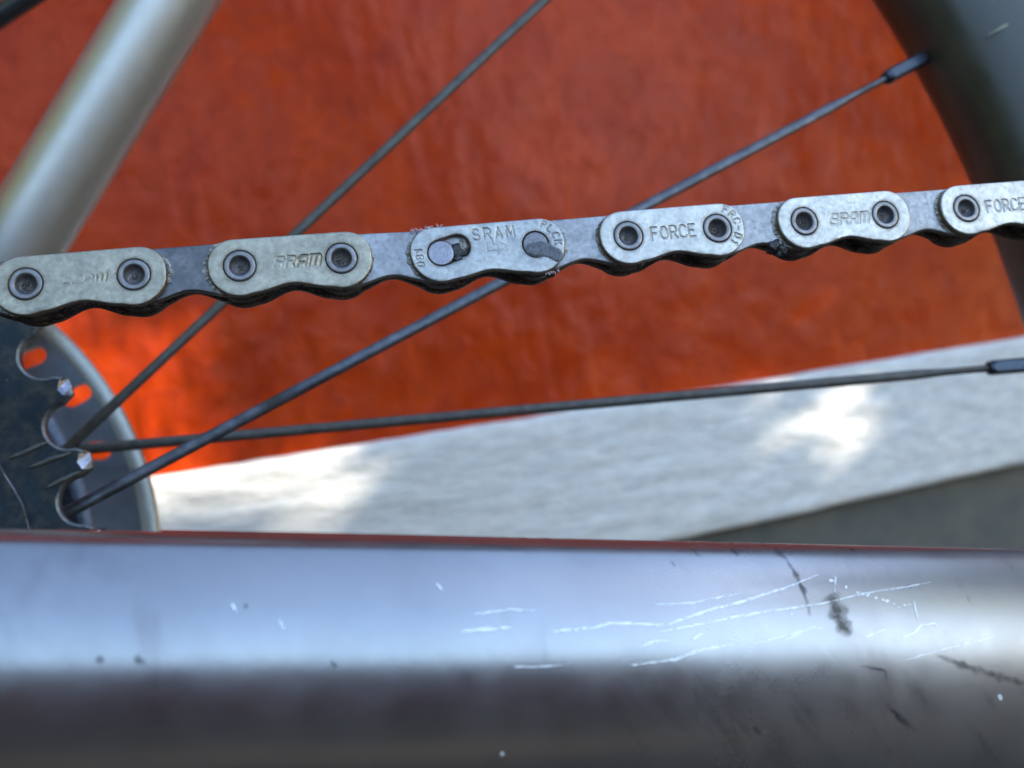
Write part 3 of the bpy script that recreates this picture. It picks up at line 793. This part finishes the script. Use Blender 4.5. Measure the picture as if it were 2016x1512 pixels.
# shift ramps: raised bars by the tooth below
m_ridge = simple('dusty_black_ridge', (.085, .085, .075), .3, .55, 2.5, .5, .1)
for (p, q) in (((12, 914), (88, 880)), ((50, 932), (136, 899)), ((84, 970), (156, 938))):
    A, B = [on_plane(x[0] + 4, x[1] - 9, WC + WA * (TS - .02), WA) for x in (p, q)]
    v, f = tube([A + (B - A) * t + np.array([0, 0, .25 * mnoise.noise(Vector((t * 3, p[0], 0)))]) for t in np.linspace(0, 1, 9)], [.1, .3, .42, .38, .45, .40, .42, .3, .1], 10)
    world_mesh('shift_ramp', v, f, m_ridge, cass)

stp = [on_plane(x, y, WC + WA * (TS - 1.0), WA) for x, y in ((-60, 868), (-22, 888), (-2, 912), (8, 932), (28, 962), (44, 992), (54, 1022), (62, 1060), (66, 1120), (-70, 1140))]
V = stp + [p + WA * 1.0 for p in stp]; n_ = len(stp); Vi = [p + (np.mean(stp, 0) - p) * .05 - WA * .15 for p in stp]
V = Vi + stp + [p + WA * 1.0 for p in stp]
Fc = [tuple(range(n_))] + [(k, (k + 1) % n_, n_ + (k + 1) % n_, n_ + k) for k in range(n_)] + [(n_ + k, n_ + (k + 1) % n_, 2 * n_ + (k + 1) % n_, 2 * n_ + k) for k in range(n_)]
o = world_mesh('raised_step', V, Fc, [m_black, m_worn], cass, False)
o.data.polygons.foreach_set('material_index', [0] + [1] * (2 * n_)); o.data.attributes.new('grime', 'FLOAT', 'POINT')
# rotor
m_rotor = NT('brushed_rotor_steel'); _r = m_rotor.noise(.8, 4, .6); _r2 = m_rotor.noise(.3, 3)
m_rotor = m_rotor.set(color=m_rotor.mix(_r2, (.14, .15, .17), (.21, .215, .23)), metal=.9, rough=m_rotor.ramp(_r, [(.3, .3), (.7, .45)]))
m_spider = simple('dark_anodised_spider', (.075, .085, .11), .6, .4, .8, .3)
rotor_holes = []
for k in range(33):
    a = .455 + 2 * math.pi * k / 33
    L = []
    for (cx, r) in ((-1.9, 1.9), (1.9, 1.9)): pass
    base = arc(-1.3, 0, 2.15, 90, 270, 7) + arc(1.3, 0, 2.15, -90, 90, 7)
    rot = a - .30 + (.22 if k % 2 else -.1); c, s = math.cos(rot), math.sin(rot)
    rr = 72.2 + (1.2 if k % 2 else -1.0)
    rotor_holes.append(np.array([(rr * math.cos(a) + x * c - y * s, rr * math.sin(a) + x * s + y * c) for x, y in base]))
def _seen_y(h):
    p = WC + WA * TR + E1 * h.mean(0)[0] + E2 * h.mean(0)[1]; return 756 - F * p[2] / p[1]
rotor_holes = [h for h in rotor_holes if not 960 < _seen_y(h) < 1120]
def disc_mesh(name, outer, holes, thick, mats, chamf=.25):
    loops = [outer] + holes; bp = [Vector((float(p[0]), float(p[1]))) for L in loops for p in L]; be = []; s0 = 0
    for L in loops: be += [(s0 + k, s0 + (k + 1) % len(L)) for k in range(len(L))]; s0 += len(L)
    vb, _, fb, ov, _, _ = delaunay_2d_cdt(bp, be, [], 0, 1e-6); XB = np.array([(v[0], v[1]) for v in vb]); tb = np.array(fb); cb = XB[tb].mean(1); kb = point_in(cb, loops[0])
    for L in loops[1:]: kb &= ~point_in(cb, L)
    n = len(XB); V = [(x, y, 0) for x, y in XB] + [(x, y, -thick) for x, y in XB]
    Fc = [tuple(t) for t in tb[kb]] + [tuple(n + t[::-1]) for t in tb[kb]]; inv = {}
    for k, o in enumerate(ov):
        for s_ in o: inv[s_] = k
    mi = [0] * len(Fc)
    for a, b in be: a, b = inv[a], inv[b]; Fc.append((a, a + n, b + n, b)); mi.append(1 if a < 10 ** 9 else 0)
    return mesh(name, np.array(V) * MM, Fc, mats, False, mi)
m_rotor_edge = simple('rotor_rim_edge', (.38, .37, .32), .85, .42, 1, .15)
place('rotor_track', disc_mesh('rotor_track', circle(0, 0, 80, 160), rotor_holes + [circle(0, 0, 66.2, 120)], 1.8, [m_rotor, m_rotor_edge]), wheel, wheel_frame(TR))
sv, sf = lathe([(76.6, .02), (77.2, .15), (79.6, .1), (80.3, -.3), (80.3, -1.7), (76.6, -1.85)], 160); place('rotor_rim', mesh('rotor_rim', sv * MM, sf, m_rotor_edge), wheel, wheel_frame(TR))
# spider arms and carrier
spv, spf = [], []
for k in range(6):
    a = .10 + 2 * math.pi * k / 6
    for (r0, r1, w0, w1) in ((26, 50, 5, 4), (50, 69, 4, 3.4)):
        c, s = math.cos(a + (.0 if r0 < 40 else .05)), math.sin(a + (.0 if r0 < 40 else .05)); n0 = len(spv)
        for (r, w_) in ((r0, w0), (r1, w1)):
            for (y, z) in ((-1, .6), (1, .6), (1, -2.2), (-1, -2.2)): spv.append((r * c - y * w_ * s, r * s + y * w_ * c, z))
        spf += [(n0 + j, n0 + (j + 1) % 4, n0 + 4 + (j + 1) % 4, n0 + 4 + j) for j in range(4)] + [(n0, n0 + 3, n0 + 2, n0 + 1), (n0 + 4, n0 + 5, n0 + 6, n0 + 7)]
place('rotor_spider', mesh('rotor_spider', np.array(spv) * MM, spf, m_spider, False), wheel, wheel_frame(TR))
cv, cf = lathe([(26, .8), (60.5, .8), (61.5, .2), (62.2, -.6), (62.2, -2), (26, -2)], 120); 
cv2, cf2 = lathe([(40, .2), (62.5, .2), (62.9, .9), (64.8, .9), (65.6, .2), (66.6, -.05), (66.6, -2), (40, -2)], 140, True)
place('rotor_carrier', mesh('rotor_carrier', cv2 * MM, cf2, m_spider), wheel, wheel_frame(TR))
# hub with its two flanges
hvv, hff = lathe([(0, 12), (12, 12), (12, 22), (30, 22), (31, 20), (30, 18), (16, 17), (14, 0), (14, -20), (18, -24), (28, -25), (29, -27), (28, -29), (15, -30), (15, -42), (0, -42)], 48)
place('hub', mesh('hub', hvv * MM, hff, m_spider), wheel, wheel_frame(TM))

# rim
m_rim = NT('charcoal_carbon_rim'); _a = m_rim.noise(.08, 5, .6, stretch=(1, 1, 1)); _b = m_rim.noise(.9, 5, .6); _d = m_rim.noise(.35, 4, .7)
_c = m_rim.mix(m_rim.ramp(_a, [(.35, 0.), (.65, 1.)]), (.026, .028, .021), (.048, .048, .037))
_c = m_rim.mix(m_rim.ramp(_d, [(.66, 0.), (.74, .4)]), _c, (.14, .15, .14))
m_rim = m_rim.set(color=_c, metal=0., rough=m_rim.ramp(_a, [(.3, .34), (.7, .5)]), spec=.6, coat=.08, coat_rough=.4, normal=m_rim.bump(_b, .05, .5))
RI = 276.9
rh = [(0, 0), (.35, 3), (1.4, 6), (3.2, 8.6), (6, 11), (10, 12.8), (16, 14.2), (26, 15.2), (38, 15.2), (46, 14.2)]
rp = [(RI + 1 + a, b) for a, b in rh] + [(RI + 1 + a, -b) for a, b in rh[:0:-1]]
v, f = lathe(rp, 360, True)
place('rim', mesh('rim', v * MM, f, m_rim), wheel, wheel_frame(TM))

# spokes: bladed, round at the ends
m_spoke = make_metal('black_spoke_steel', (.13, .135, .15), (.06, .063, .07), (.02, .018, .015), (.28, .42), .75)
m_spoke_dusty = make_metal('dusty_spoke_steel', (.12, .11, .095), (.075, .068, .058), (.02, .018, .015), (.35, .5), .6)
m_nipple = simple('black_alloy_nipple', (.05, .06, .08), .75, .28, 1.5, .3)
def plane_pt(px, py, t): return on_plane(px, py, WC + WA * t, WA)
def spoke(p_left, p_right, t_left, x_left, dusty, label, nip, stain=None):
    """p_left/p_right: two points of the spoke as measured, first prolonged to the flange"""
    (x0, y0), (x1, y1) = p_left, p_right
    yl = y0 + (y1 - y0) * (x_left - x0) / (x1 - x0)
    A = plane_pt(x_left, yl, t_left)
    xr_, B = x1, None
    for k in range(800):
        xx = x1 + k * 2; B = plane_pt(xx, y0 + (y1 - y0) * (xx - x0) / (x1 - x0), TM)
        if np.linalg.norm(B - WC - WA * TM) >= RI + 2.0: break
        if nip and k == 0 and nip == 'fix': break
    d = unit(B - A); L = np.linalg.norm(B - A); n = unit(WA - d * (WA @ d)); s = np.cross(n, d)
    st = [(0, 1.0, 1.0), (12, 1.0, 1.0), (18, 1.12, .5), (L * .5, 1.12, .5), (L - 31, 1.12, .5), (L - 25, .8, .8), (L, .75, .75)]
    V = []; Fc = []; seg = 14
    fine = []
    for (q0, a0, b0), (q1, a1, b1) in zip(st[:-1], st[1:]):
        nn = max(2, int((q1 - q0) / 2.5))
        for j in range(nn): u = j / nn; fine.append((q0 + (q1 - q0) * u, a0 + (a1 - a0) * u, b0 + (b1 - b0) * u))
    fine.append(st[-1])
    for q, ra, rb in fine:
        for k in range(seg):
            an = 2 * math.pi * k / seg; V.append(A + d * q + s * ra * math.cos(an) + n * rb * math.sin(an))
    for i in range(len(fine) - 1):
        for k in range(seg): k2 = (k + 1) % seg; Fc.append((i * seg + k, i * seg + k2, (i + 1) * seg + k2, (i + 1) * seg + k))
    so_ = world_mesh('spoke', V, Fc, m_spoke_dusty if dusty else m_spoke, wheel, label=label)
    ga = so_.data.attributes.new('grime', 'FLOAT', 'POINT')
    if stain: ga.data.foreach_set('value', np.array([1.0 if stain[0] < 1008 + F * p[0] / p[1] < stain[1] else 0 for p in V], np.float32))
    # nipple: round collar, square drive body
    V = []; Fc = []
    sec = [(-15, .9, 16, 0), (-14.8, 1.45, 16, 0), (-14.1, 1.6, 16, 0), (-13.7, 1.6, 16, .95), (-3.2, 1.6, 16, .9), (-2.7, 1.5, 16, 0), (1.5, 1.5, 16, 0)]
    for (q, r_, sg, sq) in sec:
        for k in range(16):
            an = 2 * math.pi * (k + .5) / 16; cc, ss = math.cos(an), math.sin(an); m_ = max(abs(cc), abs(ss)); rr = r_ * ((1 - sq) + sq * min(1.22, 1 / m_) * .95)
            V.append(B + d * q + s * rr * cc + n * rr * ss)
    for i in range(len(sec) - 1):
        for k in range(16): k2 = (k + 1) % 16; Fc.append((i * 16 + k, i * 16 + k2, (i + 1) * 16 + k2, (i + 1) * 16 + k))
    Fc.append(tuple(range(16))[::-1])
    world_mesh('nipple', V, Fc, m_nipple, so_, smooth=False)
    return so_
spoke((130, 885), (1072, 0), TM + 26, -500, True, 'dusty spoke rising to the top edge behind the chain', None)
spoke((130, 1010), (1835, 106), TM - 18, -620, False, 'spoke passing behind the quick link to its nipple in the rim', None, (508, 562))
spoke((150, 886), (2000, 720), TM + 26, -600, True, 'low spoke over the white board edge', None)

# ================================================================ bicycle frame
frame = empty('bicycle_frameset', (60, 130, -60), 'metallic mauve and silver bicycle frame tubes, large chainstay along the bottom', 'bicycle frame')
m_tube = NT('mauve_metallic_paint')
_a = m_tube.noise(.06, 4, .6); _b = m_tube.noise(.25, 4, .6); _f = m_tube.noise(8, 3, .6); _w = m_tube.noise(.1, 5, .6, .2, stretch=(1.4, 1, .5))
_c = m_tube.mix(m_tube.ramp(_a, [(.35, 0.), (.65, 1.)]), (.262, .262, .268), (.305, .305, .31))
_c = m_tube.mix(m_tube.ramp(_w, [(.58, 0.), (.75, .55)]), _c, (.17, .15, .155))
# heel rub has dulled the forward half of the tube
_x = m_tube.n('ShaderNodeSeparateXYZ'); m_tube.l(m_tube.tc.outputs['Object'], _x.inputs[0])
_s = m_tube.n('ShaderNodeMapRange'); m_tube.l(_x.outputs[0], _s.inputs[0]); _s.inputs[1].default_value = -.015; _s.inputs[2].default_value = .075
_rub = m_tube.math('MULTIPLY', _s.outputs[0], m_tube.math('ADD', .6, m_tube.math('MULTIPLY', _w, .7)), clamp=True)
m_tube = m_tube.set(color=_c, metal=.92, rough=m_tube.math('ADD', m_tube.ramp(_b, [(.3, .19), (.7, .26)]), m_tube.math('MULTIPLY', _rub, .24)), coat=.15, coat_rough=.2, normal=m_tube.bump(_b, .05, .3))
m_stay = NT('champagne_metallic_paint'); _a = m_stay.noise(.1, 4, .6); _b = m_stay.noise(.5, 4, .6)
m_stay = m_stay.set(color=m_stay.mix(_a, (.52, .505, .46), (.58, .56, .52)), metal=.9, rough=m_stay.ramp(_b, [(.3, .40), (.7, .5)]), normal=m_stay.bump(_b, .03, .3))
# chainstay: top silhouette measured at several places; depth grows to the right
def stay_tube(tops, name, mat, label, seg=96):
    pts, rad = [], []
    for (px, py, d, ra, rb) in tops:
        r = ray(px, py); # tangent point on the upper silhouette: centre lies rb below it, square to the sight line
        t = unit(r); tn = unit(np.array([0, 0, 1]) - t * t[2]); rr_ = math.sqrt((ra * t[2]) ** 2 * 0 + rb * rb)
        pts.append(r * d - tn * rr_); rad.append((ra, rb))
    P = []; Rr = []
    xs = np.linspace(0, len(pts) - 1, 40); A = np.array(pts); B = np.array(rad)
    for x in xs: P.append([np.interp(x, range(len(A)), A[:, k]) for k in range(3)]); Rr.append(tuple(np.interp(x, range(len(B)), B[:, k]) for k in range(2)))
    v, f = tube(P, Rr, seg); return world_mesh(name, v, f, mat, frame, label=label), v, f
cs, csv, csf = stay_tube([(-1500, 1012, 78, 9, 14.5), (-60, 1038, 90, 10, 16), (600, 1050, 100, 10.5, 17.5), (1300, 1062, 110.5, 11, 19), (2060, 1080, 123, 11.5, 20.5), (3000, 1104, 140, 12, 21.5)],
    'chainstay', m_tube, 'large scratched mauve chainstay along the bottom of the picture')
stay_tube([(-1500, 1005, 215, 8, 9), (100, 1040, 232, 8, 9), (700, 1050, 240, 8, 9), (1500, 1072, 250, 8, 9), (3000, 1110, 270, 8, 10)], 'far_chainstay', m_tube, 'far chainstay showing as a thin line above the near one', 32)
# seat stay
def line_tube(a, b, d0, d1, r0, r1, name, mat, label, seg=48, parent=frame):
    A, B = at(*a, d0), at(*b, d1); ts = np.linspace(0, 1, 24)
    v, f = tube([A + (B - A) * t for t in ts], [r0 + (r1 - r0) * t for t in ts], seg, up=(0, 1, 0)); return world_mesh(name, v, f, mat, parent, label=label)
line_tube((-520, 1390), (620, -465), 208, 222, 8.8, 9.6, 'seat_stay', m_stay, 'silver seat stay rising behind the chain at the upper left')

m_hose = simple('black_hose_rubber', (.02, .024, .026), 0, .38, 1.0, .3)
hose = None
A, B = at(-400, 298, 236), at(330, -185, 232); ts = np.linspace(0, 1, 30)
v, f = tube([A + (B - A) * t + np.array([0, 0, .3 * math.sin(3 * t)]) for t in ts], [2.6] * 30, 20, up=(0, 1, 0))
world_mesh('brake_hose', v, f, m_hose, None, label='black brake hose cutting across the top left corner', cat='hose')

# ---- scratches, scuffs and painted reflection streaks on the chainstay (they lie on its surface)
tree = BVHTree.FromPolygons([tuple(p) for p in csv], [tuple(q) for q in csf])
def hit(px, py):
    r = ray(px, py); u = unit(r); loc, nrm, _, _ = tree.ray_cast(Vector((0, 0, 0)), Vector(u))
    if loc is None: return None
    n = np.array(nrm); n = n if n @ u < 0 else -n
    return np.array(loc), n
def make_scr(name, col, alpha_lo, alpha_hi, rough, nsc, metal=0., amax=1.):
    a = NT(name); n = a.noise(nsc, 4, .7)
    e = a.attr('fade'); al = a.math('MULTIPLY', e, a.ramp(n, [(alpha_lo, 0.), (alpha_hi, amax)]))
    return a.set(color=col, rough=rough, metal=metal, alpha=al)
m_scr = make_scr('bare_scratch', (.80, .84, .88), .25, .5, .35, 1.2, .3, .95)
m_chip = make_scr('white_chip', (.9, .9, .88), .1, .2, .4, 2)
m_scuff = make_scr('dark_rubber_scuff', (.018, .018, .02), .2, .7, .55, .5, 0., .8)
m_faint = make_scr('reflection_streak', (.03, .03, .032), .3, .75, .5, .35, 0., .25)  # dark diagonal reflections, painted on as faint strips
m_olive = make_scr('olive_dirt_smudge', (.07, .068, .05), .2, .6, .6, 1.2)
def ribbon(path, width, mat, name, seed, step=5, jit=1.2, soft=False, lift=.03, fadeends=True):
    P = np.array(path, float); s = np.r_[0, np.cumsum(np.hypot(*np.diff(P, axis=0).T))]; n = max(4, int(s[-1] / step)); V = []; Fd = []; Fc = []; rows = 0
    cols = 7 if soft else 3
    for k in range(n + 1):
        q = s[-1] * k / n; x = np.interp(q, s, P[:, 0]); y = np.interp(q, s, P[:, 1]); x2 = np.interp(min(q + 2, s[-1]), s, P[:, 0]); y2 = np.interp(min(q + 2, s[-1]), s, P[:, 1]); x1 = np.interp(max(q - 2, 0), s, P[:, 0]); y1 = np.interp(max(q - 2, 0), s, P[:, 1])
        t = unit((x2 - x1 + 1e-9, y2 - y1)); nn = (-t[1], t[0]); j = jit * mnoise.noise(Vector((k * .35, seed, 0)))
        ww = width * (.55 + .9 * abs(mnoise.noise(Vector((k * .25, seed, 9))) + .3)) * (math.sin(math.pi * (k + .4) / (n + .8)) ** .4 if fadeends else 1)
        ok = True; row = []
        for c in range(cols):
            o = (c / (cols - 1) - .5) * ww + j; h = hit(x + nn[0] * o, y + nn[1] * o)
            if h is None: ok = False; break
            row.append(h[0] + h[1] * lift)
            Fd.append((1 - abs(c / (cols - 1) * 2 - 1) ** 1.5) * (max(0, math.sin(math.pi * k / n)) ** .5 if fadeends else 1) if soft else (1. if 0 < k < n else 0.))
        if not ok: Fd = Fd[:rows * cols]; continue
        V += row; rows += 1
    for r in range(rows - 1):
        for c in range(cols - 1): a = r * cols + c; Fc.append((a, a + 1, a + cols + 1, a + cols))
    if rows < 2: return
    o = world_mesh(name, V, Fc, mat, frame); at_ = o.data.attributes.new('fade', 'FLOAT', 'POINT'); at_.data.foreach_set('value', np.array(Fd[:len(V)], np.float32))
    return o
scr = [([(1085, 1243), (1120, 1240), (1170, 1236), (1200, 1227), (1250, 1228), (1310, 1231)], 5), ([(1310, 1231), (1350, 1217), (1400, 1200), (1450, 1188), (1500, 1172), (1540, 1160), (1613, 1131)], 5),
       ([(1295, 1244), (1330, 1238), (1400, 1225), (1450, 1214), (1540, 1200), (1620, 1188), (1680, 1174)], 4), ([(1240, 1310), (1290, 1303), (1330, 1298), (1370, 1282), (1440, 1268)], 5),
       ([(1285, 1191), (1360, 1188), (1460, 1168)], 3), ([(1650, 1180), (1720, 1165), (1770, 1158), (1835, 1146)], 3), ([(1760, 1262), (1800, 1245), (1812, 1232), (1838, 1226), (1846, 1236)], 4),
       ([(905, 1243), (940, 1240), (1008, 1235)], 6), ([(858, 1148), (872, 1163)], 5), ([(1645, 1132), (1643, 1170)], 3), ([(1798, 1180), (1806, 1220)], 3), ([(1360, 1262), (1376, 1250), (1386, 1244)], 4),
       ([(1540, 1262), (1590, 1240), (1622, 1236)], 2.5), ([(1700, 1255), (1745, 1238)], 3), ([(1780, 1300), (1850, 1280), (1920, 1262), (1960, 1254)], 3), ([(1255, 1275), (1290, 1262), (1320, 1262)], 4),
       ([(1010, 1312), (1050, 1313), (1110, 1309)], 4), ([(930, 1210), (1000, 1200), (1060, 1203)], 3), ([(455, 1185), (466, 1205)], 6), ([(548, 1217), (560, 1240)], 6), ([(1480, 1268), (1560, 1248), (1610, 1232)], 2.5),
       ([(1560, 1207), (1556, 1211)], 6), ([(1965, 1365), (1972, 1380)], 8), ([(985, 1480), (992, 1488)], 7)]
for k, (p, w_) in enumerate(scr): ribbon(p, w_, m_scr, 'scratch', k, lift=.05)
for k, (x, y) in enumerate([(1636, 1143), (1666, 1156), (1688, 1167), (1698, 1170), (1707, 1172), (1725, 1178), (1738, 1181), (1746, 1184), (1759, 1189), (1770, 1196), (1779, 1192), (1788, 1190)]):
    ribbon([(x - rng.uniform(2, 6), y - rng.uniform(0, 3)), (x, y), (x + rng.uniform(2, 7), y + rng.uniform(-2, 3))], rng.uniform(2.5, 6.5), m_chip, 'paint_chip', k + 50, step=2, jit=2, lift=.04)
for k, (p, w_) in enumerate([([(1438, 1080), (1448, 1088), (1455, 1096)], 14), ([(1522, 1080), (1538, 1092), (1550, 1102)], 18), ([(1546, 1098), (1566, 1130), (1583, 1165), (1596, 1215)], 13), ([(1360, 1080), (1382, 1098)], 6), ([(1320, 1104), (1330, 1116)], 5),
       ([(1782, 1154), (1796, 1157)], 12), ([(1903, 1172), (1909, 1188)], 7), ([(1672, 1079), (1684, 1085)], 7), ([(1902, 1080), (1908, 1084)], 5), ([(188, 1294), (206, 1304)], 22), ([(262, 1294), (288, 1306)], 20), ([(1690, 1310), (1742, 1320), (1746, 1345)], 10),
       ([(1840, 1288), (1900, 1312), (1960, 1330), (2040, 1352)], 22), ([(1742, 1384), (1770, 1412), (1805, 1442)], 20), ([(1480, 1430), (1500, 1446)], 18), ([(480, 1190), (488, 1196)], 12), ([(650, 1300), (664, 1316)], 14),
       ]):
    ribbon(p, w_, m_scuff, 'rubber_scuff', k + 80, step=4, soft=True, jit=2)
ribbon([(1632, 1168), (1648, 1200), (1662, 1235), (1676, 1252)], 52, m_olive, 'dirt_smudge', 3, step=4, soft=True, jit=2)
# scratch on the rim
def rim_mark(p0, p1, w):
    A, B = [plane_pt(*p, TM - 13.0) for p in (p0, p1)]
    v, f = tube([A, (A + B) / 2, B], [w * .5, w, w * .4], 8); world_mesh('rim_scratch', v, f, simple('pale_scratch', (.42, .40, .30), 0, .5), wheel)
for k in range(24):
    x = rng.uniform(1180, 1990); y = rng.uniform(1300, 1440); L_ = rng.uniform(40, 130)
    ribbon([(x, y), (x + L_ * .35, y + L_ * .5), (x + L_ * .72, y + L_)], rng.uniform(10, 42), m_faint, 'reflection_streak', 200 + k, step=8, soft=True, jit=3)
rim_mark((1945, 70), (1998, 40), .22)
